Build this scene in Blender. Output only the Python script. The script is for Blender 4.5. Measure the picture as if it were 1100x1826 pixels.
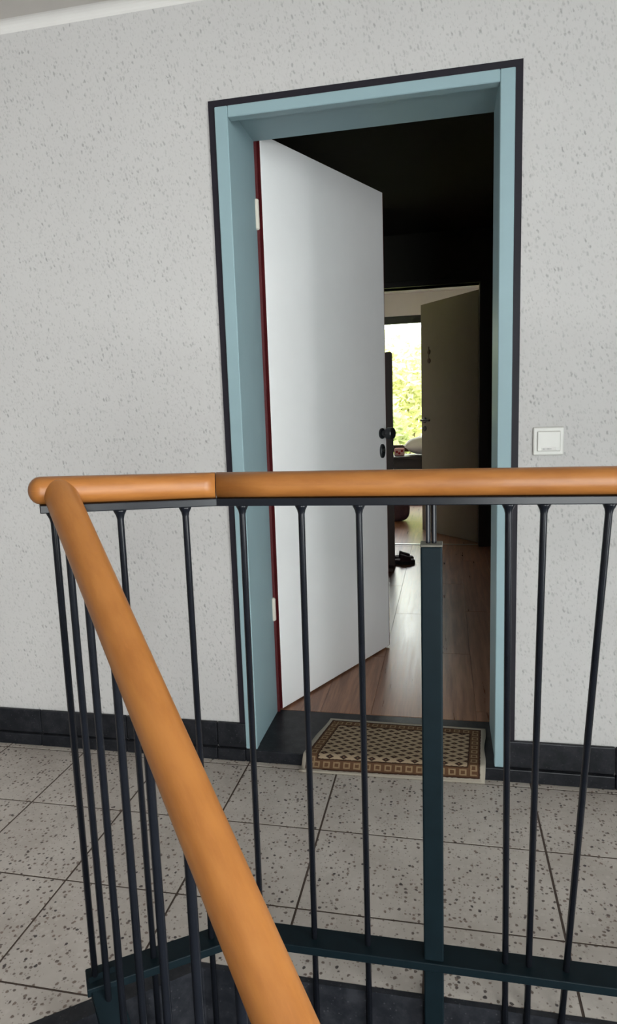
import bpy, bmesh, math, random
from mathutils import Vector, Matrix

for o in list(bpy.data.objects):
    bpy.data.objects.remove(o, do_unlink=True)
SC = bpy.context.scene
COL = SC.collection
random.seed(7)

# ------------------------------------------------------------------ camera
CAM_F, CAM_YAW, CAM_PITCH, CAM_ROLL = 1173.5, .2072, .1467, .0336   # focal length in px of a 1100x1826 frame
CAM_POS = Vector((.2715, -1.9904, 1.1442))
cf = Vector((-math.sin(CAM_YAW)*math.cos(CAM_PITCH), math.cos(CAM_YAW)*math.cos(CAM_PITCH), -math.sin(CAM_PITCH)))
cr0 = Vector((math.cos(CAM_YAW), math.sin(CAM_YAW), 0))
cd0 = cf.cross(cr0)
cr = cr0*math.cos(CAM_ROLL) + cd0*math.sin(CAM_ROLL)
cd = -cr0*math.sin(CAM_ROLL) + cd0*math.cos(CAM_ROLL)
cam_data = bpy.data.cameras.new('camera')
cam_data.sensor_fit = 'VERTICAL'
cam_data.sensor_height = 36.0
cam_data.lens = CAM_F/1826*36.0
cam_data.clip_start = .02
cam_data.clip_end = 200
cam = bpy.data.objects.new('camera', cam_data)
COL.objects.link(cam)
mw = Matrix((cr, -cd, -cf)).transposed().to_4x4()
mw.translation = CAM_POS
cam.matrix_world = mw
SC.camera = cam

# ------------------------------------------------------------------ sky, window light, exposure
SKY_STRENGTH = 14.5
world = bpy.data.worlds.new('overcast_sky')
SC.world = world
world.use_nodes = True
bg = world.node_tree.nodes['Background']
bg.inputs[0].default_value = (.985, .985, 1.0, 1)
bg.inputs[1].default_value = SKY_STRENGTH

def portal(name, loc, rot, sx, sy):
    l = bpy.data.lights.new(name, 'AREA')
    l.shape = 'RECTANGLE'; l.size = sx; l.size_y = sy
    l.cycles.is_portal = True
    o = bpy.data.objects.new(name, l); COL.objects.link(o)
    o.location = loc; o.rotation_euler = rot
# the stairwell's big window (behind the camera) and the far room's window let the sky in
SW = dict(x0=.6, x1=2.25, z0=-.60, z1=2.33, y=-4.3)
RW = dict(y0=-3.9, y1=-1.5, z0=-.60, z1=2.33, x=2.3)
FW = dict(x0=-1.35, x1=.95, z0=.12, z1=2.25, y=6.0)
portal('stairwell_sky_portal', ((SW['x0']+SW['x1'])/2, SW['y']-.13, (SW['z0']+SW['z1'])/2), (math.radians(90), 0, 0), SW['x1']-SW['x0'], SW['z1']-SW['z0'])
portal('stairwell_side_portal', (RW['x']+.13, (RW['y0']+RW['y1'])/2, (RW['z0']+RW['z1'])/2), (0, math.radians(90), 0), RW['z1']-RW['z0'], RW['y1']-RW['y0'])
portal('far_room_sky_portal', ((FW['x0']+FW['x1'])/2, FW['y']+.13, (FW['z0']+FW['z1'])/2), (math.radians(-90), 0, 0), FW['x1']-FW['x0'], FW['z1']-FW['z0'])

sun = bpy.data.lights.new('garden_sun', 'SUN'); sun.energy = 16.0; sun.angle = math.radians(2); sun.color = (1.0, .95, .82)
sun_o = bpy.data.objects.new('garden_sun', sun); COL.objects.link(sun_o)
sun_o.rotation_euler = Vector((.80, .0, -.60)).to_track_quat('-Z', 'Y').to_euler()   # stands to the side, along the facades, so it lights only the garden

SC.view_settings.view_transform = 'Standard'
SC.view_settings.look = 'None'
SC.view_settings.exposure = 0.0
SC.view_settings.gamma = 1.0
SC.view_settings.use_curve_mapping = False

# ------------------------------------------------------------------ materials
class NT:
    """small helper that writes node graphs"""
    def __init__(self, name):
        self.m = bpy.data.materials.new(name); self.m.use_nodes = True
        self.t = self.m.node_tree; self.p = self.t.nodes['Principled BSDF']
    def n(self, kind, **kw):
        nd = self.t.nodes.new(kind)
        for k, v in kw.items(): setattr(nd, k, v)
        return nd
    def link(self, a, b): self.t.links.new(a, b)
    def setin(self, sock, v):
        if hasattr(v, 'links') or isinstance(v, bpy.types.NodeSocket): self.link(v, sock)
        else: sock.default_value = v
    def math(self, op, a, b=0.0, c=None, clamp=False):
        nd = self.n('ShaderNodeMath', operation=op, use_clamp=clamp)
        self.setin(nd.inputs[0], a); self.setin(nd.inputs[1], b)
        if c is not None: self.setin(nd.inputs[2], c)
        return nd.outputs[0]
    def mix(self, f, a, b):
        nd = self.n('ShaderNodeMix', data_type='RGBA')
        self.setin(nd.inputs[0], f)
        self.setin(nd.inputs[6], a if not isinstance(a, tuple) else (*a, 1)[:4])
        self.setin(nd.inputs[7], b if not isinstance(b, tuple) else (*b, 1)[:4])
        return nd.outputs[2]
    def pos(self, scale=(1, 1, 1), rot=(0, 0, 0)):
        g = self.n('ShaderNodeNewGeometry'); mp = self.n('ShaderNodeMapping')
        mp.inputs['Scale'].default_value = scale; mp.inputs['Rotation'].default_value = rot
        self.link(g.outputs['Position'], mp.inputs[0]); return mp.outputs[0]
    def uv(self, scale=(1, 1, 1)):
        g = self.n('ShaderNodeTexCoord'); mp = self.n('ShaderNodeMapping')
        mp.inputs['Scale'].default_value = scale
        self.link(g.outputs['UV'], mp.inputs[0]); return mp.outputs[0]
    def noise(self, vec, scale, detail=2.0, rough=.5):
        nd = self.n('ShaderNodeTexNoise'); self.link(vec, nd.inputs['Vector'])
        nd.inputs['Scale'].default_value = scale; nd.inputs['Detail'].default_value = detail
        nd.inputs['Roughness'].default_value = rough
        return nd.outputs['Fac']
    def voro(self, vec, scale):
        nd = self.n('ShaderNodeTexVoronoi'); self.link(vec, nd.inputs['Vector'])
        nd.inputs['Scale'].default_value = scale
        return nd.outputs['Distance'], nd.outputs['Color']
    def ramp(self, f, lo, hi):
        nd = self.n('ShaderNodeMapRange', interpolation_type='SMOOTHSTEP')
        self.setin(nd.inputs[0], f); nd.inputs[1].default_value = lo; nd.inputs[2].default_value = hi
        return nd.outputs[0]
    def sep(self, v):
        nd = self.n('ShaderNodeSeparateXYZ'); self.link(v, nd.inputs[0]); return nd.outputs
    def bump(self, h, strength, dist):
        nd = self.n('ShaderNodeBump'); nd.inputs['Strength'].default_value = strength
        nd.inputs['Distance'].default_value = dist; self.link(h, nd.inputs['Height'])
        self.link(nd.outputs[0], self.p.inputs['Normal'])
    def out(self, color, rough=.5, spec=.5, metal=0.0, coat=0.0):
        self.setin(self.p.inputs['Base Color'], color if not isinstance(color, tuple) else (*color, 1)[:4])
        self.setin(self.p.inputs['Roughness'], rough)
        self.p.inputs['Specular IOR Level'].default_value = spec
        self.p.inputs['Metallic'].default_value = metal
        self.p.inputs['Coat Weight'].default_value = coat
        return self.m

def plain(name, color, rough=.5, spec=.5, metal=0.0, coat=0.0, vary=.06, scale=14, bump=0.0):
    k = NT(name); v = k.pos()
    f = k.noise(v, scale, 3)
    dark = tuple(c*(1-vary) for c in color); lite = tuple(min(1, c*(1+vary)) for c in color)
    if bump: k.bump(k.noise(v, scale*12, 2), bump, .002)
    return k.out(k.mix(f, dark, lite), rough, spec, metal, coat)

def leaf_mat(name, color):
    k = NT(name); c = k.mix(k.noise(k.pos(), 6, 3), tuple(x*.7 for x in color), tuple(x*1.25 for x in color))
    k.out(c, .6, .3)
    tl = k.n('ShaderNodeBsdfTranslucent'); k.link(c, tl.inputs[0])
    ms = k.n('ShaderNodeMixShader'); ms.inputs[0].default_value = .5
    k.link(k.p.outputs[0], ms.inputs[1]); k.link(tl.outputs[0], ms.inputs[2])
    k.link(ms.outputs[0], k.t.nodes['Material Output'].inputs['Surface'])
    return k.m

def plaster_mat():
    k = NT('flecked_plaster')
    wob = k.noise(k.pos(), 60, 2)
    g = k.sep(k.pos())
    cv = k.n('ShaderNodeCombineXYZ')                      # in the plane of the wall, flecks a little taller than wide
    lean = k.math('MULTIPLY_ADD', g[2], .22, k.math('ADD', g[0], g[1]))
    k.link(lean, cv.inputs[0]); k.link(k.math('MULTIPLY', g[2], .58), cv.inputs[1])
    warp = k.n('ShaderNodeTexNoise'); k.link(k.pos(), warp.inputs['Vector']); warp.inputs['Scale'].default_value = 90
    vm = k.n('ShaderNodeVectorMath', operation='MULTIPLY_ADD'); k.link(warp.outputs['Color'], vm.inputs[0]); vm.inputs[1].default_value = (.009, .009, 0); k.link(cv.outputs[0], vm.inputs[2])
    def flecks(scale, r0, r1, g0, g1):
        nd = k.n('ShaderNodeTexVoronoi', voronoi_dimensions='2D'); k.link(vm.outputs[0], nd.inputs['Vector']); nd.inputs['Scale'].default_value = scale
        c = k.sep(nd.outputs['Color'])
        f = k.math('MULTIPLY', k.math('SUBTRACT', 1.0, k.ramp(nd.outputs['Distance'], r0, r1)), k.ramp(c[0], g0, g1))
        return k.math('MULTIPLY', f, k.math('MULTIPLY_ADD', c[1], .8, .2))
    cluster = k.math('MULTIPLY_ADD', k.ramp(k.noise(k.pos(), 16, 3), .35, .65), .6, .4)
    big = k.math('MULTIPLY', flecks(96, .10, .44, .48, .85), cluster)
    fine = flecks(170, .10, .50, .40, .80)
    base = k.mix(k.noise(k.pos(), 3.0, 4, .6), (.475, .460, .452), (.53, .515, .507))
    col = k.mix(k.math('MULTIPLY', fine, .34), base, (.22, .215, .21))
    col = k.mix(k.math('MULTIPLY', big, .62, clamp=True), col, (.17, .165, .16))
    h = k.math('SUBTRACT', k.math('MULTIPLY', wob, .5), k.math('MULTIPLY', big, .8))
    k.bump(h, .35, .0016)
    return k.out(col, .85, .25)

def terrazzo_mat():
    k = NT('terrazzo')
    wv = k.n('ShaderNodeTexNoise'); k.link(k.pos(), wv.inputs['Vector']); wv.inputs['Scale'].default_value = 130
    vm = k.n('ShaderNodeVectorMath', operation='MULTIPLY_ADD')
    k.link(wv.outputs['Color'], vm.inputs[0]); vm.inputs[1].default_value = (.006, .006, 0); k.link(k.pos(), vm.inputs[2])
    def chips(scale, gate0, gate1, r0, r1):
        nd = k.n('ShaderNodeTexVoronoi'); k.link(vm.outputs[0], nd.inputs['Vector']); nd.inputs['Scale'].default_value = scale
        s = k.sep(nd.outputs['Color'])
        return k.math('MULTIPLY', k.math('SUBTRACT', 1.0, k.ramp(nd.outputs['Distance'], r0, r1)), k.ramp(s[0], gate0, gate1)), s
    base = k.mix(k.ramp(k.noise(k.pos(), 7, 4, .6), .3, .7), (.395, .350, .312), (.475, .430, .39))
    patch, s0 = chips(75, .45, .6, .25, .5)
    base = k.mix(k.math('MULTIPLY', patch, .35), base, (.52, .48, .44))
    c1, s1 = chips(88, .58, .63, .26, .40)
    c2, s2 = chips(170, .72, .76, .22, .40)
    c3, s3 = chips(60, .84, .87, .20, .27)
    dk = k.mix(s1[1], (.045, .028, .024), (.18, .125, .10))
    col = k.mix(k.math('MULTIPLY', c2, .6), base, (.16, .12, .10))
    col = k.mix(k.math('MULTIPLY', c1, .9), col, dk)
    col = k.mix(k.math('MULTIPLY', c3, .95), col, (.03, .022, .022))
    return k.out(col, k.math('MULTIPLY_ADD', k.noise(k.pos(), 20, 2), .2, .36), .4)

def wood_mat():
    k = NT('oiled_beech')
    oi = k.n('ShaderNodeObjectInfo')
    v = k.uv((1, 1, 1)); s = k.sep(v)
    cv = k.n('ShaderNodeCombineXYZ')
    k.link(k.math('MULTIPLY_ADD', oi.outputs['Random'], 9.0, k.math('MULTIPLY', s[0], 5.0)), cv.inputs[0])
    k.link(k.math('MULTIPLY', s[1], 22.0), cv.inputs[1])
    g1 = k.noise(cv.outputs[0], 1.6, 5, .62)
    cv2 = k.n('ShaderNodeCombineXYZ')
    k.link(k.math('MULTIPLY', s[0], 55.0), cv2.inputs[0]); k.link(k.math('MULTIPLY', s[1], 420.0), cv2.inputs[1])
    g2 = k.noise(cv2.outputs[0], 1.0, 2, .5)
    col = k.mix(k.ramp(g1, .3, .7), (.225, .080, .017), (.295, .115, .027))
    col = k.mix(k.math('MULTIPLY', k.ramp(g2, .56, .76), .42), col, (.30, .11, .03))
    k.bump(g2, .06, .0005)
    return k.out(col, .40, .35, coat=.06)

def laminate_mat():
    k = NT('dark_laminate')
    oi = k.n('ShaderNodeObjectInfo')
    vm = k.n('ShaderNodeVectorMath', operation='ADD'); k.link(k.pos((26, 1.6, 1)), vm.inputs[0])
    cx = k.n('ShaderNodeCombineXYZ'); k.link(k.math('MULTIPLY', oi.outputs['Random'], 40), cx.inputs[1]); k.link(cx.outputs[0], vm.inputs[1])
    g = k.noise(vm.outputs[0], 1.5, 5, .65)
    a = k.mix(k.ramp(g, .3, .72), (.17, .072, .040), (.40, .195, .11))
    col = k.mix(k.math('MULTIPLY', oi.outputs['Random'], .35), a, (.25, .115, .066))
    k.bump(k.noise(k.pos((60, 3, 1)), 1.0, 3), .12, .001)
    return k.out(col, k.math('MULTIPLY_ADD', g, .16, .22), .5)

def stone_mat():
    k = NT('black_stone')
    c = k.mix(k.ramp(k.noise(k.pos(), 22, 5, .7), .35, .75), (.010, .011, .014), (.026, .027, .032))
    d, cc = k.voro(k.pos(), 260)
    c = k.mix(k.math('MULTIPLY', k.ramp(k.sep(cc)[0], .96, .98), k.math('SUBTRACT', .6, d, clamp=True)), c, (.10, .10, .11))
    return k.out(c, .34, .16)

def grille_glass(name):
    k = NT(name)
    tr = k.n('ShaderNodeBsdfTransparent'); gl = k.n('ShaderNodeBsdfGlossy'); gl.inputs['Roughness'].default_value = .02
    gl.inputs['Color'].default_value = (.9, .95, .95, 1)
    tr.inputs['Color'].default_value = (.95, .97, .96, 1)
    fr = k.n('ShaderNodeFresnel'); fr.inputs['IOR'].default_value = 1.45
    ms = k.n('ShaderNodeMixShader'); k.link(fr.outputs[0], ms.inputs[0]); k.link(tr.outputs[0], ms.inputs[1]); k.link(gl.outputs[0], ms.inputs[2])
    k.link(ms.outputs[0], k.t.nodes['Material Output'].inputs['Surface'])
    return k.m

def rug_mat(LX, LY):
    k = NT('woven_rug')
    s = k.sep(k.uv((LX, LY, 1)))
    ex = k.math('MINIMUM', s[0], k.math('SUBTRACT', LX, s[0]))
    ey = k.math('MINIMUM', s[1], k.math('SUBTRACT', LY, s[1]))
    e = k.math('MINIMUM', ex, ey)
    jit = k.math('MULTIPLY_ADD', k.noise(k.uv((LX, LY, 1)), 90, 2), .004, -.002)
    e = k.math('ADD', e, jit)
    CW, CH = .044, .030
    def loz(offx, offy):
        fx = k.math('ABSOLUTE', k.math('SUBTRACT', k.math('FRACT', k.math('MULTIPLY_ADD', s[0], 1/CW, offx)), .5))
        fy = k.math('ABSOLUTE', k.math('SUBTRACT', k.math('FRACT', k.math('MULTIPLY_ADD', s[1], 1/CH, offy)), .5))
        return k.math('ADD', k.math('MULTIPLY', fx, 1.9), k.math('MULTIPLY', fy, 2.25))
    l = k.math('MINIMUM', loz(0, 0), loz(.5, .5))
    field = k.mix(k.ramp(l, .50, .66), (.032, .019, .015), (.30, .225, .15))
    field = k.mix(k.math('MULTIPLY', k.math('SUBTRACT', 1.0, k.ramp(l, .10, .22)), .7), field, (.20, .11, .06))
    # border of hollow squares
    horiz = k.math('LESS_THAN', ex, ey)          # 1 on the short sides
    run = k.math('ADD', k.math('MULTIPLY', s[1], horiz), k.math('MULTIPLY', s[0], k.math('SUBTRACT', 1.0, horiz)))
    along = k.math('FRACT', k.math('MULTIPLY', run, 1/.032))
    sq = k.math('MAXIMUM', k.math('ABSOLUTE', k.math('SUBTRACT', along, .5)), k.math('MULTIPLY', k.math('ABSOLUTE', k.math('SUBTRACT', e, .033)), 1/.030))
    ring = k.math('MULTIPLY', k.ramp(sq, .16, .22), k.math('SUBTRACT', 1.0, k.ramp(sq, .30, .36)))
    border = k.mix(k.math('MULTIPLY', ring, .75), (.095, .050, .027), (.27, .19, .11))
    col = k.mix(k.ramp(e, .047, .049), border, (.035, .018, .012))
    col = k.mix(k.ramp(e, .051, .053), col, field)
    col = k.mix(k.ramp(e, .018, .020), (.04, .02, .014), col)
    col = k.mix(k.ramp(e, .013, .015), (.36, .32, .265), col)
    k.bump(k.noise(k.uv((LX, LY, 1)), 700, 2), .4, .002)
    return k.out(col, .95, .1)

M = dict(
    plaster=plaster_mat(), terrazzo=terrazzo_mat(), wood=wood_mat(), laminate=laminate_mat(), stone=stone_mat(),
    ceiling=plain('ceiling_paint', (.53, .50, .47), .9, .2, vary=.03),
    cove=plain('white_cove', (.64, .62, .60), .7, .3, vary=.02),
    metal=plain('black_painted_steel', (.007, .008, .011), .24, .26, vary=.25, scale=30),
    post=plain('dark_teal_painted_steel', (.004, .009, .012), .48, .09, vary=.25, scale=30),
    teal=plain('pale_teal_paint', (.25, .355, .385), .5, .3, vary=.03),
    darktrim=plain('dark_outline_paint', (.014, .012, .018), .55, .2, vary=.15),
    white=plain('white_door_laminate', (.90, .89, .89), .5, .4, vary=.02),
    redwood=plain('dark_red_edge', (.085, .008, .010), .5, .4, vary=.2),
    hinge=plain('cream_hinge_cover', (.62, .58, .50), .4, .5, vary=.04),
    blackplastic=plain('black_plastic', (.012, .014, .016), .3, .5, vary=.1),
    worn=plain('worn_grey_paint', (.10, .095, .08), .6, .3, vary=.4, scale=60),
    chrome=plain('dull_steel', (.45, .45, .44), .3, .5, metal=1.0, vary=.05),
    switch=plain('cream_switch_plastic', (.56, .55, .52), .35, .5, vary=.01),
    ink=plain('grey_print', (.30, .30, .30), .7, .2),
    hallshade=plain('hall_wall_shade', (.055, .053, .045), .8, .2, vary=.08),  # hall walls: the unlit hall's darkness is put into the base colour
    hallceil=plain('hall_ceiling_shade', (.045, .044, .038), .8, .2, vary=.08),  # same for the ceiling, its shade is painted in
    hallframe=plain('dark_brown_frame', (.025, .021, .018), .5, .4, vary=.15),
    olive=plain('olive_grey_door', (.20, .178, .145), .6, .3, vary=.05),
    roomwhite=plain('white_room_paint', (.78, .72, .72), .85, .2, vary=.03),
    winframe=plain('dark_window_frame', (.03, .036, .038), .45, .4, vary=.1),
    sill=plain('dark_red_sill', (.055, .014, .010), .4, .4, vary=.15),
    brown=plain('dark_brown_wood', (.050, .026, .017), .45, .4, vary=.25, scale=24),
    chest=plain('black_brown_wood', (.014, .009, .008), .5, .4, vary=.2),
    linen=plain('white_linen', (.84, .81, .78), .9, .1, vary=.05),
    pink=plain('pink_print_cloth', (.62, .36, .36), .9, .1, vary=.2, scale=60),
    red=plain('red_dot', (.30, .01, .02), .7, .2),
    shoe=plain('plum_brown_suede', (.055, .030, .034), .8, .2, vary=.3, scale=60),
    sole=plain('black_rubber', (.012, .010, .010), .7, .3),
    grout=plain('dark_grout', (.085, .065, .055), .95, .1, vary=.3, scale=40),
    glass=grille_glass('window_glass'),
    leaf=leaf_mat('leaf_green', (.33, .37, .15)),
    leaf2=leaf_mat('yellow_green_leaf', (.46, .47, .22)),
    bark=plain('bark', (.12, .09, .06), .9, .1, vary=.3),
    lawn=plain('meadow_grass', (.33, .37, .14), .9, .1, vary=.4, scale=3),
)

# ------------------------------------------------------------------ object helpers
def tag(o, label, cat, group=None):
    o['label'] = label; o['category'] = cat
    if group: o['group'] = group
    return o

def empty(name, loc=(0, 0, 0)):
    o = bpy.data.objects.new(name, None); COL.objects.link(o)
    o.empty_display_size = .1; o.location = loc
    return o

def wloc(o):
    v = Vector(o.location)
    return v + wloc(o.parent) if o.parent else v

def build(name, bm, mats, parent=None, kind=None, smooth=False, sub=0, angle=None):
    """link a bmesh given in world coordinates as one object (its vertices made relative to the parent)"""
    if parent:
        bmesh.ops.translate(bm, verts=bm.verts, vec=-wloc(parent))
    bmesh.ops.recalc_face_normals(bm, faces=bm.faces)
    me = bpy.data.meshes.new(name); bm.to_mesh(me); bm.free()
    for m in (mats if isinstance(mats, (list, tuple)) else [mats]): me.materials.append(m)
    if smooth:
        for p in me.polygons: p.use_smooth = True
    o = bpy.data.objects.new(name, me); COL.objects.link(o)
    if parent: o.parent = parent
    if kind: o['kind'] = kind
    if sub:
        md = o.modifiers.new('sub', 'SUBSURF'); md.levels = sub; md.render_levels = sub
    return o

def box(bm, x0, x1, y0, y1, z0, z1, bevel=0.0, seg=2, mat=0):
    g = bmesh.ops.create_cube(bm, size=1.0)
    vs = g['verts']
    for v in vs:
        v.co = Vector(((x0+x1)/2 + v.co.x*(x1-x0), (y0+y1)/2 + v.co.y*(y1-y0), (z0+z1)/2 + v.co.z*(z1-z0)))
    fs = list({f for v in vs for f in v.link_faces})
    for f in fs: f.material_index = mat
    if bevel:
        es = list({e for v in vs for e in v.link_edges})
        bmesh.ops.bevel(bm, geom=es, offset=bevel, segments=seg, affect='EDGES', profile=.5)
    return bm

def nbox(*a, **k): return box(bmesh.new(), *a, **k)

def poly_prism(bm, pts, z0, z1):
    """vertical prism over a ground polygon"""
    lo = [bm.verts.new((p[0], p[1], z0)) for p in pts]; hi = [bm.verts.new((p[0], p[1], z1)) for p in pts]
    n = len(pts)
    bm.faces.new(hi); bm.faces.new(lo[::-1])
    for i in range(n): bm.faces.new((lo[i], lo[(i+1) % n], hi[(i+1) % n], hi[i]))
    return bm

def tube(bm, a, b, r, n=10, r2=None, cap=True):
    a, b = Vector(a), Vector(b); d = (b-a).normalized()
    u = d.orthogonal().normalized(); w = d.cross(u)
    A, B = [], []
    for i in range(n):
        t = 2*math.pi*i/n; o = u*math.cos(t) + w*math.sin(t)
        A.append(bm.verts.new(a+o*r)); B.append(bm.verts.new(b+o*(r if r2 is None else r2)))
    for i in range(n): bm.faces.new((A[i], A[(i+1) % n], B[(i+1) % n], B[i]))
    if cap: bm.faces.new(A[::-1]); bm.faces.new(B)
    return bm

def lathe(bm, a, axis, prof, n=20):
    """profile [(distance along axis, radius)]"""
    a = Vector(a); d = Vector(axis).normalized(); u = d.orthogonal().normalized(); w = d.cross(u)
    rings = []
    for h, r in prof:
        rings.append([bm.verts.new(a+d*h+(u*math.cos(2*math.pi*i/n)+w*math.sin(2*math.pi*i/n))*r) for i in range(n)])
    for A, B in zip(rings, rings[1:]):
        for i in range(n): bm.faces.new((A[i], A[(i+1) % n], B[(i+1) % n], B[i]))
    bm.faces.new(rings[0][::-1]); bm.faces.new(rings[-1])
    return bm

def oriented_box(bm, a, b, wdir, w, h0, h1, bevel=0.0, up=(0, 0, 1)):
    """bar from a to b: width w along wdir, height h0..h1 along up"""
    a, b, wd, up = Vector(a), Vector(b), Vector(wdir).normalized(), Vector(up)
    vs = []
    for P in (a, b):
        for s, h in ((-1, h0), (1, h0), (1, h1), (-1, h1)):
            vs.append(bm.verts.new(P + wd*(s*w/2) + up*h))
    fs = [(0, 1, 2, 3), (7, 6, 5, 4), (0, 4, 5, 1), (1, 5, 6, 2), (2, 6, 7, 3), (3, 7, 4, 0)]
    F = [bm.faces.new([vs[i] for i in f]) for f in fs]
    if bevel:
        bmesh.ops.bevel(bm, geom=list({e for f in F for e in f.edges}), offset=bevel, segments=2, affect='EDGES', profile=.5)
    return bm

def rail_seg(bm, P, Q, ma, mb, wv, hv, n=28, steps=14, capa=False, capb=False):
    """elliptic handrail length from P to Q, ends cut by planes of normal ma / mb or closed by a dome"""
    P, Q = Vector(P), Vector(Q); d = (Q-P).normalized(); L = (Q-P).length
    side = d.cross(Vector((0, 0, 1))).normalized(); up = side.cross(d).normalized()
    uvl = bm.loops.layers.uv.verify()
    rings = []; us = []
    ma = Vector(ma).normalized() if ma is not None else d; mb = Vector(mb).normalized() if mb is not None else d
    stations = [(i/steps, 1.0, 0.0) for i in range(steps+1)]
    if capa: stations = [(0, math.cos(a), -math.sin(a)*hv*.85) for a in [math.radians(x) for x in (85, 72, 55, 38, 20)]] + stations
    if capb: stations = stations + [(1, math.cos(a), math.sin(a)*hv*.85) for a in [math.radians(x) for x in (20, 38, 55, 72, 85)]]
    for t, k, ext in stations:
        ring = []
        for i in range(n):
            th = 2*math.pi*i/n
            # super-ellipse section, softly squared like a turned oval rail
            c, s = math.cos(th), math.sin(th)
            ox = math.copysign(abs(c)**.9, c)*wv*k; oz = math.copysign(abs(s)**.9, s)*hv*k
            o = side*ox + up*oz
            ka = -(o.dot(ma))/(d.dot(ma)) if not capa else 0; kb = -(o.dot(mb))/(d.dot(mb)) if not capb else 0
            ring.append(bm.verts.new(P + d*(L*t + ext + ka*(1-t) + kb*t) + o))
        rings.append(ring); us.append(L*t+ext)
    per = 2*math.pi*(wv+hv)/2
    for j, (A, B) in enumerate(zip(rings, rings[1:])):
        for i in range(n):
            f = bm.faces.new((A[i], A[(i+1) % n], B[(i+1) % n], B[i]))
            for lp, (uu, vv) in zip(f.loops, ((us[j], i/n*per), (us[j], (i+1)/n*per), (us[j+1], (i+1)/n*per), (us[j+1], i/n*per))):
                lp[uvl].uv = (uu, vv)
            f.smooth = True
    for r in (rings[0][::-1], rings[-1]):
        f = bm.faces.new(r)
    return bm

# ------------------------------------------------------------------ dimensions (metres; wall plane y = 0, landing floor z = 0)
XL, XR, ZT = -.4054, .478, 2.06        # outer edges of the door's dark outline
ZP = .042                              # threshold / flat floor level
RD = .274                              # depth of the door lining
ZC = 2.358                             # landing ceiling
RX0, RX1, RY = -3.4, 2.3, SW['y']      # stairwell
ZB = -2.4
HX0, HX1, HY1, HZC = -1.3, .66, 3.42, 2.50
FX0, FX1, FY = -1.9, 1.5, FW['y']
DW = .020                              # width of the dark outline round the door
GY = -.84                              # landing guard

# ------------------------------------------------------------------ setting: stairwell
bm = bmesh.new()
OX0, OX1, OZ = XL+.03, XR-.03, ZT-.002
box(bm, RX0-.2, OX0, 0, .26, ZB, ZC+.3)
box(bm, OX1, RX1+.2, 0, .26, ZB, ZC+.3)
box(bm, OX0, OX1, 0, .26, OZ, ZC+.3)
box(bm, OX0, OX1, 0, .26, ZB, -.05)
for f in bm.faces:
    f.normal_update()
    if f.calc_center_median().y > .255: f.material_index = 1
build('wall_front', bm, [M['plaster'], M['hallshade']], kind='structure')
build('wall_left', nbox(RX0-.2, RX0, RY-.2, 0, ZB, ZC+.3), M['plaster'], kind='structure')
bm = bmesh.new()
box(bm, RX1, RX1+.2, RY-.2, RW['y0'], ZB, ZC+.3); box(bm, RX1, RX1+.2, RW['y1'], 0, ZB, ZC+.3)
box(bm, RX1, RX1+.2, RW['y0'], RW['y1'], ZB, RW['z0']); box(bm, RX1, RX1+.2, RW['y0'], RW['y1'], RW['z1'], ZC+.3)
build('wall_right', bm, M['plaster'], kind='structure')
bm = bmesh.new()
box(bm, RX0, SW['x0'], RY-.2, RY, ZB, ZC+.3); box(bm, SW['x1'], RX1, RY-.2, RY, ZB, ZC+.3)
box(bm, SW['x0'], SW['x1'], RY-.2, RY, ZB, SW['z0']); box(bm, SW['x0'], SW['x1'], RY-.2, RY, SW['z1'], ZC+.3)
build('wall_back', bm, M['plaster'], kind='structure')
build('ceiling', nbox(RX0, RX1, RY, 0, ZC, ZC+.2), M['ceiling'], kind='structure')
build('floor_lower', nbox(RX0, RX1, RY, 0, ZB-.1, ZB), M['stone'], kind='structure')
# cove along the wall / ceiling edge
bm = bmesh.new()
prof = [(0, ZC), (0, ZC-.026)] + [(-.026+.026*math.cos(a), ZC-.026+.026*math.sin(a)) for a in [math.radians(x) for x in (15, 30, 45, 60, 75)]] + [(-.026, ZC)]
A = [bm.verts.new((RX0, p[0], p[1])) for p in prof]; B = [bm.verts.new((RX1, p[0], p[1])) for p in prof]
for i in range(len(prof)): bm.faces.new((A[i], A[(i+1) % len(prof)], B[(i+1) % len(prof)], B[i]))
bm.faces.new(A); bm.faces.new(B)
build('trim_1', bm, M['cove'], kind='structure')

# stairwell window behind the camera
def window(name, x0, x1, y, z0, z1, mullions, fmat, side, bar=.06, sill=None):
    w = empty(name, ((x0+x1)/2, y, z0)); w['kind'] = 'structure'
    bm = bmesh.new()
    ya, yb = y-.03, y+.03
    box(bm, x0, x0+bar, ya, yb, z0, z1); box(bm, x1-bar, x1, ya, yb, z0, z1)
    box(bm, x0+bar, x1-bar, ya, yb, z0, z0+bar); box(bm, x0+bar, x1-bar, ya, yb, z1-bar, z1)
    build('window_frame', bm, fmat, w)
    xs = [x0+bar] + [m for m in mullions] + [x1-bar]
    for m in mullions:
        build('mullion', nbox(m-.03, m+.03, ya, yb, z0+bar, z1-bar), fmat, w)
    for a, b in zip(xs, xs[1:]):
        build('pane', nbox(a+(.03 if a in mullions else 0), b-(.03 if b in mullions else 0), y-.003, y+.003, z0+bar, z1-bar), M['glass'], w)
    if sill:
        build('window_sill', nbox(x0-.04, x1+.04, min(y, y+side*.2), max(y, y+side*.2), z0-.035, z0, .006), sill, w)
    return w
w3 = empty('window_3', (RX1+.1, (RW['y0']+RW['y1'])/2, RW['z0'])); w3['kind'] = 'structure'
bm = bmesh.new(); xa, xb = RX1+.07, RX1+.13
box(bm, xa, xb, RW['y0'], RW['y0']+.06, RW['z0'], RW['z1']); box(bm, xa, xb, RW['y1']-.06, RW['y1'], RW['z0'], RW['z1'])
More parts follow.
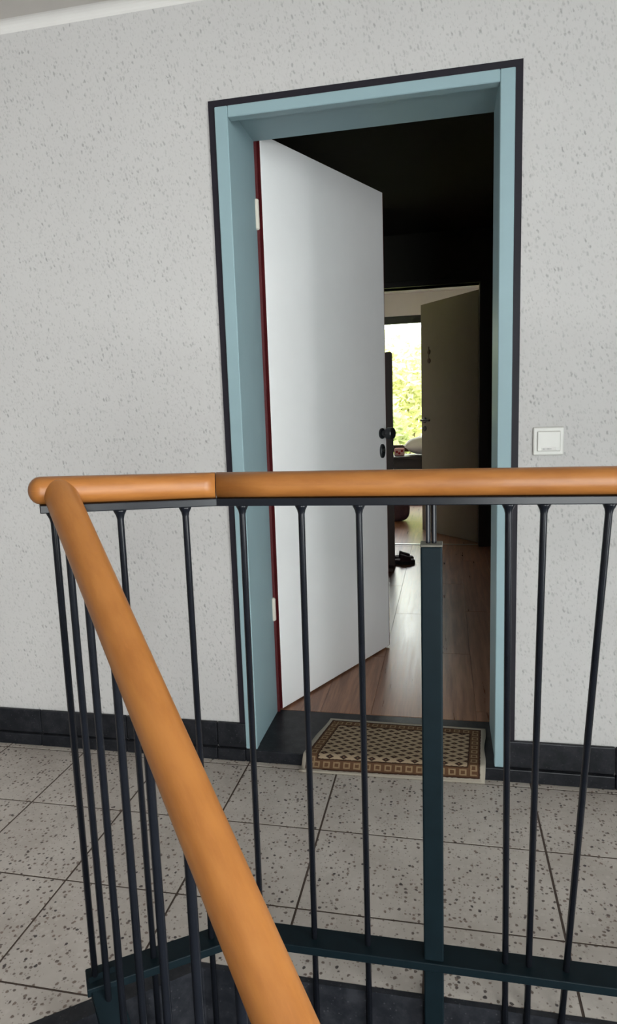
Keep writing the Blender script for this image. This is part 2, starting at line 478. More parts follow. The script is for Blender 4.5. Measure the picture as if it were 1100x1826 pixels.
box(bm, xa, xb, RW['y0']+.06, RW['y1']-.06, RW['z0'], RW['z0']+.06); box(bm, xa, xb, RW['y0']+.06, RW['y1']-.06, RW['z1']-.06, RW['z1'])
build('window_frame', bm, M['winframe'], w3)
build('pane', nbox(RX1+.097, RX1+.103, RW['y0']+.06, RW['y1']-.06, RW['z0']+.06, RW['z1']-.06), M['glass'], w3)
window('window_2', SW['x0'], SW['x1'], RY-.1, SW['z0'], SW['z1'], [(SW['x0']+SW['x1'])/2], M['winframe'], 1)

# ------------------------------------------------------------------ landing floor: terrazzo tiles over a grout bed
EDGE_Y = -.825; CORN = (-.27, EDGE_Y); SL = .78        # landing edge: straight on the right of the corner, slanting away on its left
def left_edge(x): return EDGE_Y - (CORN[0]-x)*SL
fl = empty('floor', (0, 0, 0)); fl['kind'] = 'structure'
bm = bmesh.new()
poly_prism(bm, [(CORN[0], EDGE_Y), (RX1, EDGE_Y), (RX1, 0), (CORN[0], 0)], -.2, -.0016)
poly_prism(bm, [(RX0, left_edge(RX0)), (CORN[0], EDGE_Y), (CORN[0], 0), (RX0, 0)], -.2, -.0016)
build('grout_bed', bm, M['grout'], fl)
T, R1, C1, GAP = .2993, .341, -.3727, .0058
def clip(poly, nx, ny, c):            # keep nx*x + ny*y >= c
    out = []
    for i, p in enumerate(poly):
        q = poly[(i+1) % len(poly)]
        a, b = nx*p[0]+ny*p[1]-c, nx*q[0]+ny*q[1]-c
        if a >= 0: out.append(p)
        if a*b < 0:
            t = a/(a-b); out.append((p[0]+(q[0]-p[0])*t, p[1]+(q[1]-p[1])*t))
    return out
full_me = None
for i in range(-11, 10):
    for j in range(0, 12):
        x0 = C1+i*T+GAP/2; x1 = x0+T-GAP; y1 = -R1+T-j*T-GAP/2; y0 = y1-T+GAP
        if x1 < RX0 or x0 > RX1: continue
        if min(EDGE_Y, left_edge(min(x0, CORN[0]))) > y1: continue
        base = [(x0, y0), (x1, y0), (x1, y1), (x0, y1)]
        base = clip(clip(base, 1, 0, RX0+.003), -1, 0, -RX1+.003)
        rp = clip(clip(base, 1, 0, CORN[0]), 0, 1, EDGE_Y+.002)
        # left of the corner: y >= EDGE_Y - (CORN0 - x)*SL  ->  y - SL*x >= EDGE_Y - SL*CORN0
        lp = clip(clip(base, -1, 0, -CORN[0]), -SL, 1, EDGE_Y-SL*CORN[0]+.002)
        area = lambda P: abs(sum(P[k][0]*P[(k+1) % len(P)][1]-P[(k+1) % len(P)][0]*P[k][1] for k in range(len(P))))/2 if len(P) > 2 else 0
        if area(rp)+area(lp) < .0008: continue
        whole = area(rp)+area(lp) > (T-GAP)**2*.999
        if whole and full_me:
            o = bpy.data.objects.new('tile', full_me); COL.objects.link(o); o.parent = fl; o.location = (x0, y0, 0); continue
        bm = bmesh.new()
        if whole:
            box(bm, 0, T-GAP, 0, T-GAP, -.012, 0, .0005, 1)
            o = build('tile', bm, M['terrazzo'], fl); o.location = (x0, y0, 0); full_me = o.data
        else:
            if area(rp) > 1e-5: poly_prism(bm, rp, -.012, 0)
            if area(lp) > 1e-5: poly_prism(bm, lp, -.012, 0)
            build('tile', bm, M['terrazzo'], fl)
# narrow strip of cut tiles between the first joint and the skirting
for i in range(-11, 9):
    x0 = C1+i*T+GAP/2; x1 = x0+T-GAP
    if x1 < RX0 or x0 > RX1: continue
    build('tile', nbox(max(x0, RX0+.002), min(x1, RX1-.002), -R1+T+GAP/2, -.0005, -.012, 0), M['terrazzo'], fl)

# black stone nosing around the stairwell opening
ns = empty('trim_2', (0, 0, 0)); ns['kind'] = 'structure'
bm = poly_prism(bmesh.new(), [(CORN[0]+.04, EDGE_Y-.012), (RX1, EDGE_Y-.012), (RX1, EDGE_Y), (CORN[0], EDGE_Y)], -.24, .001)
build('nosing_stone', bm, M['stone'], ns)
px = Vector((.78, -.62))*.085
bm = poly_prism(bmesh.new(), [(CORN[0]+.04, EDGE_Y-.012), (CORN[0], EDGE_Y), (RX0, left_edge(RX0)), (RX0, left_edge(RX0)-.13)], -.165, .001)
build('nosing_stone', bm, M['stone'], ns)

# ------------------------------------------------------------------ black skirting tiles on both sides of the door
def skirting(name, x0, x1, first, step):
    b = empty(name, (x0, 0, 0)); b['kind'] = 'structure'
    xs = [x0]; x = first
    while x < x1-.02:
        if x > x0+.02: xs.append(x)
        x += step
    xs.append(x1)
    for a, c in zip(xs, xs[1:]):
        build('skirting_tile', nbox(a+.001, c-.001, -.013, -.0003, ZP+.003, .130, .003, 2), M['stone'], b)
        build('plinth_tile', nbox(a+.001, c-.001, -.021, -.0003, 0.0003, ZP, .003, 2), M['stone'], b)
skirting('baseboard_left', RX0, XL+DW-.0005, -.4845-8*.332, .332)
skirting('baseboard_right', XR-DW+.0005, RX1, XR+.29, .332)

# ------------------------------------------------------------------ apartment door: frame, lining, open leaf
d1 = empty('door_1', ((XL+XR)/2, 0, ZP)); d1['kind'] = 'structure'
JL, JR, JH = XL+.059, XR-.059, ZT-.052   # clear opening at the front
bm = bmesh.new()
box(bm, XL, XL+DW, -.006, 0, .1305, ZT); box(bm, XR-DW, XR, -.006, 0, .1305, ZT); box(bm, XL+DW, XR-DW, -.006, 0, ZT-DW, ZT)
build('dark_outline', bm, M['darktrim'], d1)
def lining(name, bm): return build(name, bm, M['teal'], d1)
# face strips (front architrave of the steel frame)
bm = bmesh.new()
box(bm, XL+DW, JL, -.012, .02, ZP, ZT-DW, .002, 1); lining('frame_post', bm)
bm = bmesh.new()
box(bm, JR, XR-DW, -.012, .02, ZP, ZT-DW, .002, 1); lining('frame_post', bm)
bm = bmesh.new()
box(bm, JL+.0005, JR-.0005, -.012, .02, JH, ZT-DW, .002, 1); lining('frame_head', bm)
# reveal
build('reveal_lining', nbox(XL+.03, JL-.003, .02, RD, ZP, ZT), M['teal'], d1)
build('reveal_lining', nbox(JR+.003, XR-.03, .02, RD, ZP, ZT), M['teal'], d1)
build('reveal_head', nbox(JL-.003, JR+.003, .02, RD, ZT-.012, ZT-.002), M['teal'], d1)
# threshold of black stone
build('threshold_stone', nbox(XL+DW, XR-DW, -.020, RD+.02, .0003, ZP, .003, 2), M['stone'], d1)
# leaf
LA = 1.1326; LW = .812; LT = .042
HP = Vector((XL+.0527+.02, .2841)); ld = Vector((math.cos(LA), math.sin(LA))); ln = Vector((-ld.y, ld.x))   # ln points behind the leaf
def lp3(s, t, z): p = HP+ld*s+ln*t; return Vector((p.x, p.y, z))
leaf = empty('door_leaf', (0, 0, 0)); leaf.parent = d1
leaf.location = Vector((HP.x, HP.y, ZP)) - wloc(d1)
bm = bmesh.new()
oriented_box(bm, lp3(.0035, LT/2, ZP+.008), lp3(LW-.0035, LT/2, ZP+.008), (ln.x, ln.y, 0), LT, 0, 2.077-ZP-.008, .0015)
build('leaf_panel', bm, M['white'], leaf)
bm = bmesh.new()
oriented_box(bm, lp3(0, LT/2, ZP+.008), lp3(.003, LT/2, ZP+.008), (ln.x, ln.y, 0), LT-.001, 0, 2.077-ZP-.008)
build('hinge_edge', bm, M['redwood'], leaf)
bm = bmesh.new()
oriented_box(bm, lp3(LW-.003, LT/2, ZP+.008), lp3(LW, LT/2, ZP+.008), (ln.x, ln.y, 0), LT-.001, 0, 2.077-ZP-.008)
build('lock_edge', bm, M['redwood'], leaf)
# rebate strip behind the lining on the hinge side
build('rebate_strip', nbox(XL-.02, JL+.006, RD+.001, RD+.010, ZP, ZT+.02), M['redwood'], d1)
for z0, z1 in ((1.771, 1.862), (.4025, .4814)):
    bm = bmesh.new(); c = Vector((-.3470, RD-.004, 0))
    tube(bm, (c.x, c.y, z0), (c.x, c.y, z1), .0085, 14)
    for zz in (z0, z1): lathe(bm, (c.x, c.y, zz), (0, 0, 1 if zz == z1 else -1), [(0, .0085), (.003, .006), (.005, .002)], 14)
    build('hinge', bm, M['hinge'], d1, smooth=False)
nf = Vector((-ln.x, -ln.y, 0))          # out of the leaf's front face
bm = bmesh.new(); lathe(bm, lp3(.768, 0, 1.05), nf, [(0, .024), (.006, .024), (.008, .013), (.022, .012), (.026, .022), (.032, .026), (.056, .026), (.060, .023), (.061, .010)], 24)
build('door_knob', bm, M['blackplastic'], leaf, smooth=False)
bm = bmesh.new()
c = lp3(.768, 0, .972); hv = Vector((ld.x, ld.y, 0))
ring = [[c + hv*(.0185*k*math.cos(2*math.pi*i/24)) + Vector((0, 0, .0315*k*math.sin(2*math.pi*i/24))) + nf*h for i in range(24)] for h, k in ((0, 1), (.007, 1), (.010, .86))]
V = [[bm.verts.new(p) for p in r] for r in ring]
for A, B in zip(V, V[1:]):
    for i in range(24): bm.faces.new((A[i], A[(i+1) % 24], B[(i+1) % 24], B[i]))
bm.faces.new(V[0][::-1]); bm.faces.new(V[-1])
kp = build('lock_rosette', bm, M['blackplastic'], leaf)
bm = bmesh.new(); lathe(bm, lp3(.768, 0, .976)+nf*.009, nf, [(0, .0085), (.004, .0085), (.0045, .007)], 18)
build('lock_cylinder', bm, M['chrome'], leaf)
bm = bmesh.new(); oriented_box(bm, lp3(.768, 0, .974)+nf*.0137, lp3(.768, 0, .974)+nf*.0142, hv, .0016, -.005, .006)
build('keyhole', bm, M['blackplastic'], leaf)

# ------------------------------------------------------------------ dark hall behind the door
hf = empty('floor_hall', (0, 0, 0)); hf['kind'] = 'structure'
build('screed', nbox(FX0, FX1, .26, FY, -.15, ZP-.012), M['grout'], hf)
PW, PL = .19, 1.25
plank_me = {}
for i in range(int((FX0)/PW)-1, int(FX1/PW)+2):
    off = (i*.47) % 1.0*PL
    j = -1
    while True:
        y0 = RD+.021 - off + j*PL; j += 1
        y1 = y0+PL
        if y1 <= RD+.03: continue
        if y0 >= FY-.01: break
        x0, x1 = max(i*PW+.0004, FX0+.001), min((i+1)*PW-.0004, FX1-.001)
        if x1-x0 < .02: continue
        if y0 < HY1+.06 < y1 or True:
            a, b = max(y0+.0008, RD+.021), min(y1-.0008, FY-.001)
        if b-a < .02: continue
        if b < HY1 and (x1 < HX0 or x0 > HX1): continue
        key = (round(x1-x0, 4), round(b-a, 4))
        if key not in plank_me:
            o = build('plank', nbox(0, x1-x0, 0, b-a, -.010, 0, .0005, 1), M['laminate'], hf); plank_me[key] = o.data
        else:
            o = bpy.data.objects.new('plank', plank_me[key]); COL.objects.link(o); o.parent = hf
        o.location = Vector((x0, a, ZP)) - wloc(hf)
build('wall_hall_left', nbox(HX0-.1, HX0, .26, HY1, -.1, HZC+.1), M['hallshade'], kind='structure')
build('wall_hall_right', nbox(HX1, HX1+.1, .26, HY1, -.1, HZC+.1), M['hallshade'], kind='structure')
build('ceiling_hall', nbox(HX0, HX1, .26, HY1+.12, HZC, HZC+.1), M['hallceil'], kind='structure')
# hall end wall with the inner doorway
IX0, IX1, IZ = -.28, .555, 2.105
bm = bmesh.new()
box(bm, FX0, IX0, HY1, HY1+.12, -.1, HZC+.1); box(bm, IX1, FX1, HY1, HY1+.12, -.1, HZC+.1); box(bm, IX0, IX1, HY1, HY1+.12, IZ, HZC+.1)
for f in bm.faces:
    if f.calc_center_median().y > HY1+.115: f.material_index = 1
build('wall_hall_end', bm, [M['hallshade'], M['roomwhite']], kind='structure')
d2 = empty('door_2', ((IX0+IX1)/2, HY1, ZP)); d2['kind'] = 'structure'
bm = bmesh.new(); box(bm, IX0-.045, IX0+.02, HY1-.014, HY1+.13, ZP, IZ, .002, 1); build('frame_post', bm, M['hallframe'], d2)
bm = bmesh.new(); box(bm, IX1-.02, IX1+.045, HY1-.014, HY1+.13, ZP, IZ, .002, 1); build('frame_post', bm, M['hallframe'], d2)
bm = bmesh.new(); box(bm, IX0-.045, IX1+.045, HY1-.014, HY1+.13, IZ-.0, IZ+.045, .002, 1); build('frame_head', bm, M['hallframe'], d2)
build('threshold_strip', nbox(IX0+.022, IX1-.022, HY1+.045, HY1+.075, ZP, ZP+.004, .001, 1), M['chrome'], d2)
# inner leaf, hinged on the right and swung into the far room
H2 = Vector((IX1-.024, HY1+.135)); E2 = Vector((.062, HY1+.135+.60)); l2 = (E2-H2); W2 = l2.length; l2.normalize()
n2 = Vector((l2.y, -l2.x));
if n2.y > 0: n2 = -n2                   # faces the hall
leaf2 = empty('door_leaf', (0, 0, 0)); leaf2.parent = d2; leaf2.location = Vector((H2.x, H2.y, ZP)) - wloc(d2)
def l23(s, t, z): p = H2+l2*s+n2*t; return Vector((p.x, p.y, z))
bm = bmesh.new(); oriented_box(bm, l23(0, -.02, ZP+.003), l23(W2, -.02, ZP+.003), (n2.x, n2.y, 0), .04, 0, 2.075-ZP-.003, .0015)
build('leaf_panel', bm, M['olive'], leaf2)
n23 = Vector((n2.x, n2.y, 0)); l23v = Vector((l2.x, l2.y, 0))
bm = bmesh.new(); lathe(bm, l23(W2-.05, 0, 1.06), n23, [(0, .025), (.008, .025), (.010, .010), (.045, .010), (.046, .006)], 18)
tube(bm, l23(W2-.06, .042, 1.06), l23(W2-.17, .042, 1.058), .0105, 12, .009)
build('door_handle', bm, M['blackplastic'], leaf2)
bm = bmesh.new(); lathe(bm, l23(W2-.05, 0, .985), n23, [(0, .025), (.007, .025), (.009, .022)], 18)
build('lock_rosette', bm, M['blackplastic'], leaf2)
# small dark ornament stuck on the inner leaf
orn = empty('door_ornament', l23(W2-.12, .004, 1.60))
for dz, r in ((.045, .020), (-.03, .022)):
    bm = bmesh.new(); lathe(bm, l23(W2-.12, .001, 1.61+dz), n23, [(0, r), (.005, r), (.008, r*.75)], 14)
    build('ornament_disc', bm, M['brown'], orn)
bm = bmesh.new(); tube(bm, l23(W2-.12, .005, 1.56), l23(W2-.12, .005, 1.70), .003, 8); build('ornament_cord', bm, M['brown'], orn)
tag(orn, 'small dark two-disc ornament hung on the olive grey inner door', 'ornament')

# ------------------------------------------------------------------ far room
build('wall_room_left', nbox(FX0-.1, FX0, HY1, FY+.2, -.1, HZC+.1), M['roomwhite'], kind='structure')
build('wall_room_right', nbox(FX1, FX1+.1, HY1, FY+.2, -.1, HZC+.1), M['roomwhite'], kind='structure')
build('ceiling_room', nbox(FX0, FX1, HY1+.12, FY, HZC, HZC+.1), M['roomwhite'], kind='structure')
bm = bmesh.new()
box(bm, FX0, FW['x0'], FY, FY+.2, -.1, HZC+.1); box(bm, FW['x1'], FX1, FY, FY+.2, -.1, HZC+.1)
box(bm, FW['x0'], FW['x1'], FY, FY+.2, -.1, FW['z0']); box(bm, FW['x0'], FW['x1'], FY, FY+.2, FW['z1'], HZC+.1)
build('wall_room_end', bm, M['roomwhite'], kind='structure')
window('window_1', FW['x0'], FW['x1'], FY+.06, FW['z0'], FW['z1'], [-.72, .40], M['winframe'], -1, bar=.085, sill=M['sill'])

w1 = bpy.data.objects['window_1']
build('transom', nbox(FW['x0']+.085, FW['x1']-.085, FY+.028, FY+.092, .665, .745), M['sill'], w1)
# dark table in front of the window with things on it
ch = empty('low_table', (-.25, 5.35, ZP))
CX0, CX1, CY0, CY1, CZ = -.95, .55, 5.12, 5.62, .665
build('tabletop', nbox(CX0-.015, CX1+.015, CY0-.01, CY1+.01, CZ-.03, CZ, .004, 2), M['chest'], ch)
for y in (CY0+.01, CY1-.03): build('apron', nbox(CX0+.05, CX1-.05, y, y+.02, CZ-.20, CZ-.03, .002, 1), M['chest'], ch)
for x in (CX0+.01, CX1-.06):
    for y in (CY0+.005, CY1-.055): build('leg', nbox(x, x+.05, y, y+.05, ZP, CZ-.03, .003, 1), M['chest'], ch)
tag(ch, 'black-brown low table in front of the far window', 'table')

def pillow(name, c, sx, sy, sz, rot, mat, tiltx=0):
    bm = bmesh.new(); bmesh.ops.create_grid(bm, x_segments=12, y_segments=12, size=1)
    top = list(bm.verts); geo = bmesh.ops.duplicate(bm, geom=bm.faces[:]+bm.verts[:]+bm.edges[:])
    bot = [g for g in geo['geom'] if isinstance(g, bmesh.types.BMVert)]
    for vs, s in ((top, 1), (bot, -1)):
        for v in vs:
            x, y = v.co.x, v.co.y
            h = max(0, (1-abs(x)**2.6))**.55*max(0, (1-abs(y)**2.6))**.55
            pin = 1-.08*(1-abs(x)**2)*abs(y)**3
            pin2 = 1-.08*(1-abs(y)**2)*abs(x)**3
            v.co = Vector((x*sx*pin2, y*sy*pin, s*h*sz + .012*math.sin(4*x+2*y)*h))
    bmesh.ops.remove_doubles(bm, verts=bm.verts, dist=.0008)
    bmesh.ops.transform(bm, matrix=Matrix.Translation(c) @ Matrix.Rotation(rot, 4, 'Z') @ Matrix.Rotation(tiltx, 4, 'Y'), verts=bm.verts)
    return build(name, bm, mat, smooth=True)
pl = pillow('pillow', Vector((.09, 5.38, CZ+.125)), .27, .20, .10, .1, M['linen'], -.10)
tag(pl, 'plump white pillow lying on the dark low table', 'pillow')
pb = empty('cloth_pouch', (-.215, 5.30, CZ))
bm = bmesh.new(); box(bm, -.275, -.165, 5.26, 5.34, CZ, CZ+.085, .014, 3); build('pouch_body', bm, M['pink'], pb)
for x, z in ((-.245, .045), (-.218, .03), (-.19, .055)):
    bm = bmesh.new(); lathe(bm, (x, 5.2605, CZ+z), (0, -1, 0), [(0, .013), (.0015, .013)], 14); build('dot', bm, M['red'], pb)
tag(pb, 'small pink pouch with dark red dots on the low table', 'pouch')

# dark bag on the far room's floor in front of the chest
bg_ = empty('floor_bag', (-.22, 4.66, ZP))
bm = bmesh.new(); bmesh.ops.create_icosphere(bm, subdivisions=3, radius=1)
for v in bm.verts:
    p = v.co.copy(); sq = lambda a: math.copysign(abs(a)**.62, a)
    v.co = Vector((-.24+sq(p.x)*.16*(1-.18*max(0, p.z)), 4.68+sq(p.y)*.11, ZP+.135+sq(p.z)*.135 + (.014*math.sin(9*p.x)*max(0, p.z))))
build('bag_body', bm, M['shoe'], bg_, smooth=True)
for sx in (-.30, -.16):
    bm = bmesh.new(); pts = [Vector((sx+.035*math.cos(a), 4.64, ZP+.25+.07*math.sin(a))) for a in [math.pi*k/8 for k in range(9)]]
    for a, b in zip(pts, pts[1:]): tube(bm, a, b, .008, 8)
    build('bag_handle', bm, M['sole'], bg_)
tag(bg_, 'dark slouchy bag on the floor in front of the low table', 'bag')

# upright board of a hall stand just behind the white leaf
hs = empty('coat_stand', (-.10, 2.59, ZP))
bm = bmesh.new()
Wb, x1b, top = .050, -.078, 1.545
outline = [(x1b-Wb, ZP+.03), (x1b, ZP+.03)] + [(x1b-.013+.013*math.cos(a), top-.013+.013*math.sin(a)) for a in (0, .4, .8, 1.2, 1.57)] + [(x1b-Wb+.013-.013*math.sin(a), top-.013+.013*math.cos(a)) for a in (0, .4, .8, 1.2, 1.57)]
A = [bm.verts.new((p[0], 2.575, p[1])) for p in outline]; B = [bm.verts.new((p[0], 2.605, p[1])) for p in outline]
bm.faces.new(A); bm.faces.new(B[::-1])
for i in range(len(A)): bm.faces.new((A[i], B[i], B[(i+1) % len(A)], A[(i+1) % len(A)]))
build('back_board', bm, M['brown'], hs)
build('base', nbox(x1b-Wb-.16, x1b-.001, 2.50, 2.66, ZP, ZP+.03, .004, 1), M['brown'], hs)
for z in (1.30, 1.48):
    bm = bmesh.new(); c = Vector((x1b-Wb, 2.59, z)); tube(bm, c, c+Vector((-.045, 0, .012)), .006, 10); tube(bm, c+Vector((-.045, 0, .012)), c+Vector((-.05, 0, .035)), .006, 10)
    build('coat_hook', bm, M['chrome'], hs)
tag(hs, 'narrow dark brown upright coat stand with rounded top behind the white door', 'coat stand')

# sandals
def sandal(c, ang, lab):
    r = empty('sandal', c); Rz = Matrix.Translation(c) @ Matrix.Rotation(ang, 4, 'Z')
    L, W = .25, .042
    n = 22; out = []
    for i in range(n):
        t = 2*math.pi*i/n; u = math.cos(t); v = math.sin(t)
        wv = W*(1.06 if u > 0 else .84)*(1-.16*math.exp(-((u+.15)/.35)**2))
        out.append((u*L/2, math.copysign(abs(v)**.8, v)*wv))
    bm = poly_prism(bmesh.new(), out, 0, .026); bmesh.ops.transform(bm, matrix=Rz, verts=bm.verts); build('sole', bm, M['sole'], r)
    bm = poly_prism(bmesh.new(), [(x*.95, y*.93) for x, y in out], .026, .032); bmesh.ops.transform(bm, matrix=Rz, verts=bm.verts); build('footbed', bm, M['shoe'], r)
    for xc, wd, hh in ((.055, .085, .058), (-.045, .030, .075), (-.095, .028, .082)):
        bm = bmesh.new(); rows = []
        for k in range(9):
            a = math.pi*k/8
            for s in (-1, 1):
                for q in (1.0, .90):
                    rows.append(bm.verts.new((xc+s*wd/2*(1-.15*math.sin(a)), math.cos(a)*.041*q, .024+math.sin(a)*(hh-.02)*q - (0 if xc < 0 else .012*s*math.sin(a)))))
        for k in range(8):
            a, b = rows[4*k:4*k+4], rows[4*k+4:4*k+8]
            for p, q in ((0, 1), (1, 3), (3, 2), (2, 0)): bm.faces.new((a[p], a[q], b[q], b[p]))
        bmesh.ops.transform(bm, matrix=Rz, verts=bm.verts); build('strap', bm, M['shoe'], r, smooth=True)
    tag(r, lab, 'sandal', 'pair of sandals on the hall floor')
sandal(Vector((-.070, 2.76, ZP)), .10, 'dark plum-brown strappy sandal on the laminate, nearer the apartment door')
sandal(Vector((-.085, 2.875, ZP)), .02, 'dark plum-brown strappy sandal on the laminate, nearer the inner doorway')

# ------------------------------------------------------------------ rug draped over the threshold
def rug():
    bl, br, fr, flp = Vector((-.140, .232)), Vector((.404, .224)), Vector((.388, -.046)), Vector((-.196, -.060))
    LX, LY = .56, .325
    bm = bmesh.new(); uvl = bm.loops.layers.uv.verify()
    nx, ny = 36, 44
    rnd = random.Random(3)
    g = []
    for j in range(ny+1):
        row = []
        for i in range(nx+1):
            u, v = i/nx, j/ny
            p = (flp*(1-u)+fr*u)*(1-v) + (bl*(1-u)+br*u)*v
            wavy = .0025*math.sin(v*9)*(1 if u in (0, 1) else 0)
            y = p.y
            top = ZP+.0015
            if y > -.018: z = top
            elif y > -.042:
                t = (-.018-y)/.024; z = top*(1-t*t*(3-2*t)) + .0015*(t*t*(3-2*t))
            else: z = .0015
            row.append([Vector((p.x+wavy, p.y, z)), u, v])
        g.append(row)
    for i in range(nx+1):
        acc = [0.0]
        for j in range(ny): acc.append(acc[-1]+(g[j+1][i][0]-g[j][i][0]).length)
        for j in range(ny+1): g[j][i][2] = acc[j]/acc[-1]
    th = .006
    lo = [[bm.verts.new(c[0]) for c in r] for r in g]; hi = [[bm.verts.new(c[0]+Vector((0, -th*.6 if -.045 < c[0].y < -.012 else 0, th))) for c in r] for r in g]
    def face(vs, cs):
        f = bm.faces.new(vs); f.smooth = True
        for lp, c in zip(f.loops, cs): lp[uvl].uv = (c[1], c[2])
    for j in range(ny):
        for i in range(nx):
            q = ((j, i), (j, i+1), (j+1, i+1), (j+1, i))
            face([hi[a][b] for a, b in q], [g[a][b] for a, b in q])
            face([lo[a][b] for a, b in q[::-1]], [g[a][b] for a, b in q[::-1]])
    loop = [(0, i) for i in range(nx)] + [(j, nx) for j in range(ny)] + [(ny, i) for i in range(nx, 0, -1)] + [(j, 0) for j in range(ny, 0, -1)]
    for k in range(len(loop)):
        a, b = loop[k], loop[(k+1) % len(loop)]
        face([lo[a[0]][a[1]], lo[b[0]][b[1]], hi[b[0]][b[1]], hi[a[0]][a[1]]], [g[a[0]][a[1]], g[b[0]][b[1]], g[b[0]][b[1]], g[a[0]][a[1]]])
    o = build('door_rug', bm, rug_mat(LX, LY))
    tag(o, 'small woven rug with brown border and dark lozenges laid over the black threshold', 'rug')
rug()

# ------------------------------------------------------------------ light switch
sw = empty('light_switch', (.5595, 0, 1.0069))
build('plate', nbox(.5177, .6014, -.010, -.0003, 1.0069, 1.0871, .004, 3), M['switch'], sw)
build('rocker', nbox(.5286, .5920, -.0155, -.0095, 1.0182, 1.0756, .003, 3), M['switch'], sw)
lab = build('label_window', nbox(.5400, .5800, -.0163, -.0152, 1.0215, 1.0300, .0005, 1), M['cove'], sw)
for x0, x1 in ((.5440, .5490), (.5510, .5530), (.5550, .5620), (.5640, .5665)):
    build('print_mark', nbox(x0, x1, -.0166, -.0162, 1.0240, 1.0268), M['ink'], sw)
tag(sw, 'cream square light switch with a label strip on the flecked wall beside the door', 'switch')

# ------------------------------------------------------------------ railing
rl = empty('stair_railing', (0, GY, 0))
WV, HV = .027, .0235
ZR = 1.0215
K = Vector((-.143, GY, ZR)); RE = Vector((RX1-.05, GY, ZR)); Cn = Vector((-.392, -1.008, ZR+.012))
dKR = (RE-K).normalized(); dCK = (K-Cn).normalized()
mit = (dKR+dCK).normalized(); gap = .0008
D0 = Vector((-.362, -1.000, ZR+.008)); D1 = Vector((.118, -1.482, .619)); dD = (D1-D0).normalized(); DE = D0+dD*1.75
build('handrail', rail_seg(bmesh.new(), K+dKR*gap, RE, mit, None, WV, HV, steps=24), M['wood'], rl)
build('handrail', rail_seg(bmesh.new(), Cn, K-dCK*gap, None, mit, WV, HV, capa=True), M['wood'], rl)
build('handrail', rail_seg(bmesh.new(), D0, DE, None, None, WV, HV, steps=24, capa=True), M['wood'], rl)
# flat steel bars under the wood
zb0, zb1 = .9845-ZR, .9985-ZR
bm = bmesh.new(); oriented_box(bm, K, RE, (0, 1, 0), .040, zb0, zb1, .0015); build('top_bar', bm, M['metal'], rl)
sideCK = dCK.cross(Vector((0, 0, 1)))
bm = bmesh.new(); oriented_box(bm, Cn-dCK*.004, K, sideCK, .040, zb0, zb1, .0015); build('top_bar', bm, M['metal'], rl)
sideD = dD.cross(Vector((0, 0, 1))).normalized()
bm = bmesh.new(); oriented_box(bm, D0+dD*.02, DE, sideD, .036, zb0-.002, zb1, .0015); build('top_bar', bm, M['metal'], rl)
# bottom bars
BZ = .100
Kb = Vector((-.143, GY, BZ)); Cb = Vector((-.382, -1.002, BZ)); REb = Vector((RX1-.05, GY, BZ))
bm = bmesh.new(); oriented_box(bm, Kb, REb, (0, 1, 0), .052, -.009, .009, .002); build('bottom_bar', bm, M['post'], rl)
dCKb = (Kb-Cb).normalized()
bm = bmesh.new(); oriented_box(bm, Cb-dCKb*.012, Kb+dCKb*.01, dCKb.cross(Vector((0, 0, 1))), .052, -.009, .0088, .002); build('bottom_bar', bm, M['post'], rl)
DBs = Vector((D0.x, D0.y, BZ)); DBe = DBs+dD*((DE-D0).length)
bm = bmesh.new(); oriented_box(bm, DBs-dD*.012, DBe, sideD, .050, -.010, .0085, .002); build('bottom_bar', bm, M['post'], rl)
bm = bmesh.new(); oriented_box(bm, DBs+Vector((0, 0, -.012)), DBe+Vector((0, 0, -.012)), sideD, .012, -.26, 0, .001); build('stringer_plate', bm, M['post'], rl)

def baluster(top, bot, r=.0060):
    top, bot = Vector(top), Vector(bot); d = (bot-top).normalized()
    bm = bmesh.new()
    lathe(bm, top, d, [(0, r*2.1), (.005, r*1.75), (.011, r*1.25), (.018, r), ((bot-top).length, r)], 12)
    for f in bm.faces: f.smooth = len(f.verts) == 4
    return build('baluster', bm, M['metal'], rl)
ZTB = .9848
for xt, xb in ((-.0950, -.0980), (.0165, .0130), (.1212, .1200), (.3765, .3800), (.4339, .4220), (.5366, .4880), (.650, .640), (.765, .765), (.88, .88), (.995, .995), (1.11, 1.11), (1.225, 1.225)):
    t = (ZTB+.13)/(ZTB-.10)
    baluster((xt, GY, ZTB), (xt+(xb-xt)*t, GY, -.13))
for s in (.060, .175):
    P = K-dCK*s; baluster((P.x, P.y, P.z+zb0), (P.x, P.y, -.10))
P = Cn+dCK*.024; baluster((P.x-.006, P.y-.004, P.z+zb0), (Cb.x+.004, Cb.y+.002, BZ))
for s in (.035, .15, .29, .43, .57, .71, .85, .99):
    P = D0+dD*s; baluster((P.x, P.y, P.z+zb0-.004), (P.x, P.y, P.z-D0.z+BZ-(.0 if s < .1 else .15)), .0062)
# square post with twin rods carrying the rail
build('post', nbox(.2290, .2662, GY-.018, GY+.019, -.24, .911, .003, 2), M['post'], rl)
build('post_cap', nbox(.2283, .2669, GY-.0187, GY+.0197, .9112, .9150, .0012, 1), M['worn'], rl)
for x in (.2420, .2520):
    bm = tube(bmesh.new(), (x, GY, .9151), (x, GY, .9846), .0042, 10); build('rod', bm, M['metal'], rl)
tag(rl, 'black steel stair railing with thin balusters and an orange-brown wooden handrail', 'railing')

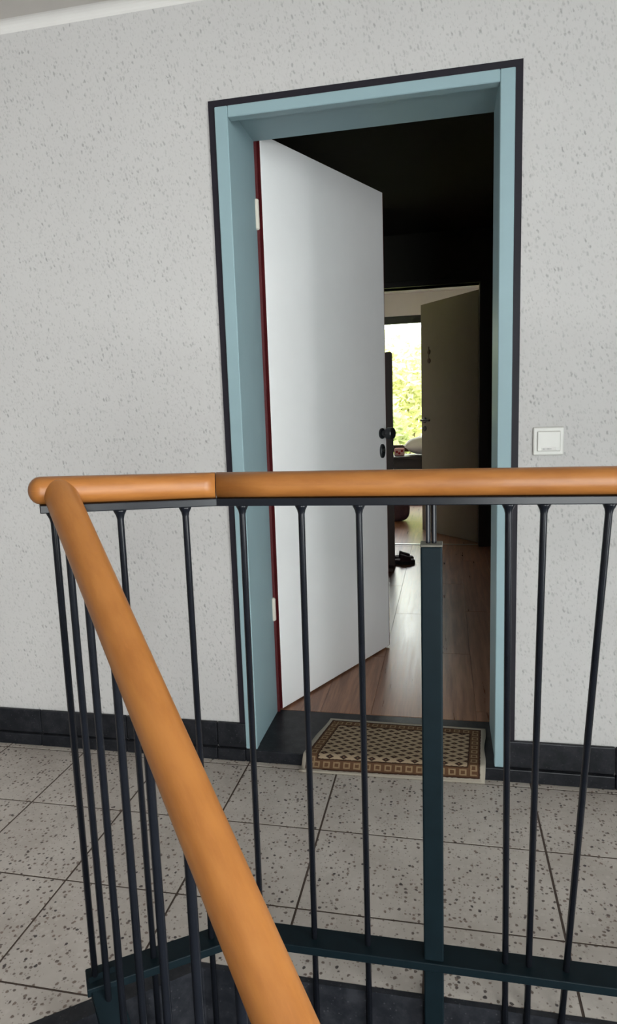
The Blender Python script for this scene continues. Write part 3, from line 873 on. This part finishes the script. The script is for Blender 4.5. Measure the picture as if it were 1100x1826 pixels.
# ------------------------------------------------------------------ stair flight below (out of the photograph's view)
g2 = Vector((dD.x, dD.y)).normalized(); w2 = Vector((g2.y, -g2.x))
if w2.x > 0: w2 = -w2
st = empty('trim_3', (0, 0, 0)); st['kind'] = 'structure'
for k in range(8):
    s0 = .02+k*.26; z = -.165*(k+1)
    o0 = Vector((D0.x, D0.y))+g2*s0+w2*.03
    pts = [o0, o0+g2*.29, o0+g2*.29+w2*1.0, o0+w2*1.0]
    build('step', poly_prism(bmesh.new(), [(p.x, p.y) for p in pts], z-.05, z), M['stone'], st)

# ------------------------------------------------------------------ greenery outside the far window
bm = bmesh.new(); bmesh.ops.create_grid(bm, x_segments=24, y_segments=24, size=1)
for v in bm.verts:
    x, y = v.co.x*12, 6.4+ (v.co.y+1)*10
    v.co = Vector((x, y, -.4 + max(0, y-7.5)*.26 + .15*math.sin(x*.9)*math.sin(y*.7)))
build('ground_meadow', bm, M['lawn'], kind='structure', smooth=True)
def gz(x, y): return -.4 + max(0, y-7.5)*.26 + .15*math.sin(x*.9)*math.sin(y*.7)
def shrub(x, y, h, r, n, mat, lab, seed):
    rr = random.Random(seed); z0 = gz(x, y)-.05
    e = empty('shrub', (x, y, z0))
    bm = bmesh.new()
    for k in range(4):
        a = k*1.6+seed; tube(bm, (x+.05*math.cos(a), y+.05*math.sin(a), z0), (x+r*.4*math.cos(a), y+r*.4*math.sin(a), z0+h*.7), .03, 7, .012)
    build('stem', bm, M['bark'], e)
    bm = bmesh.new()
    for _ in range(n):
        d = Vector((rr.gauss(0, 1), rr.gauss(0, 1), rr.gauss(0, 1))).normalized()*(rr.random()**.4)
        c = Vector((x+d.x*r, y+d.y*r, z0+h*.56+d.z*h*.44))
        a = Vector((rr.gauss(0, 1), rr.gauss(0, 1), rr.gauss(0, .6))).normalized(); b = a.orthogonal().normalized()
        L, W = rr.uniform(.06, .13), rr.uniform(.025, .05)
        vs = [bm.verts.new(c-a*L), bm.verts.new(c+b*W), bm.verts.new(c+a*L), bm.verts.new(c-b*W)]
        bm.faces.new(vs)
    f = build('foliage', bm, mat, e); f['kind'] = 'stuff'
    tag(e, lab, 'shrub', 'shrubs outside the far window')
shrub(-1.0, 8.6, 1.5, .8, 2200, M['leaf'], 'dark green shrub seen through the far window', 3)
shrub(-.45, 10.4, 2.4, 1.1, 3000, M['leaf2'], 'tall yellow-green shrub behind the far window glass', 5)
shrub(1.6, 9.0, 1.7, .8, 2200, M['leaf'], 'green bush hidden mostly behind the inner door leaf', 8)
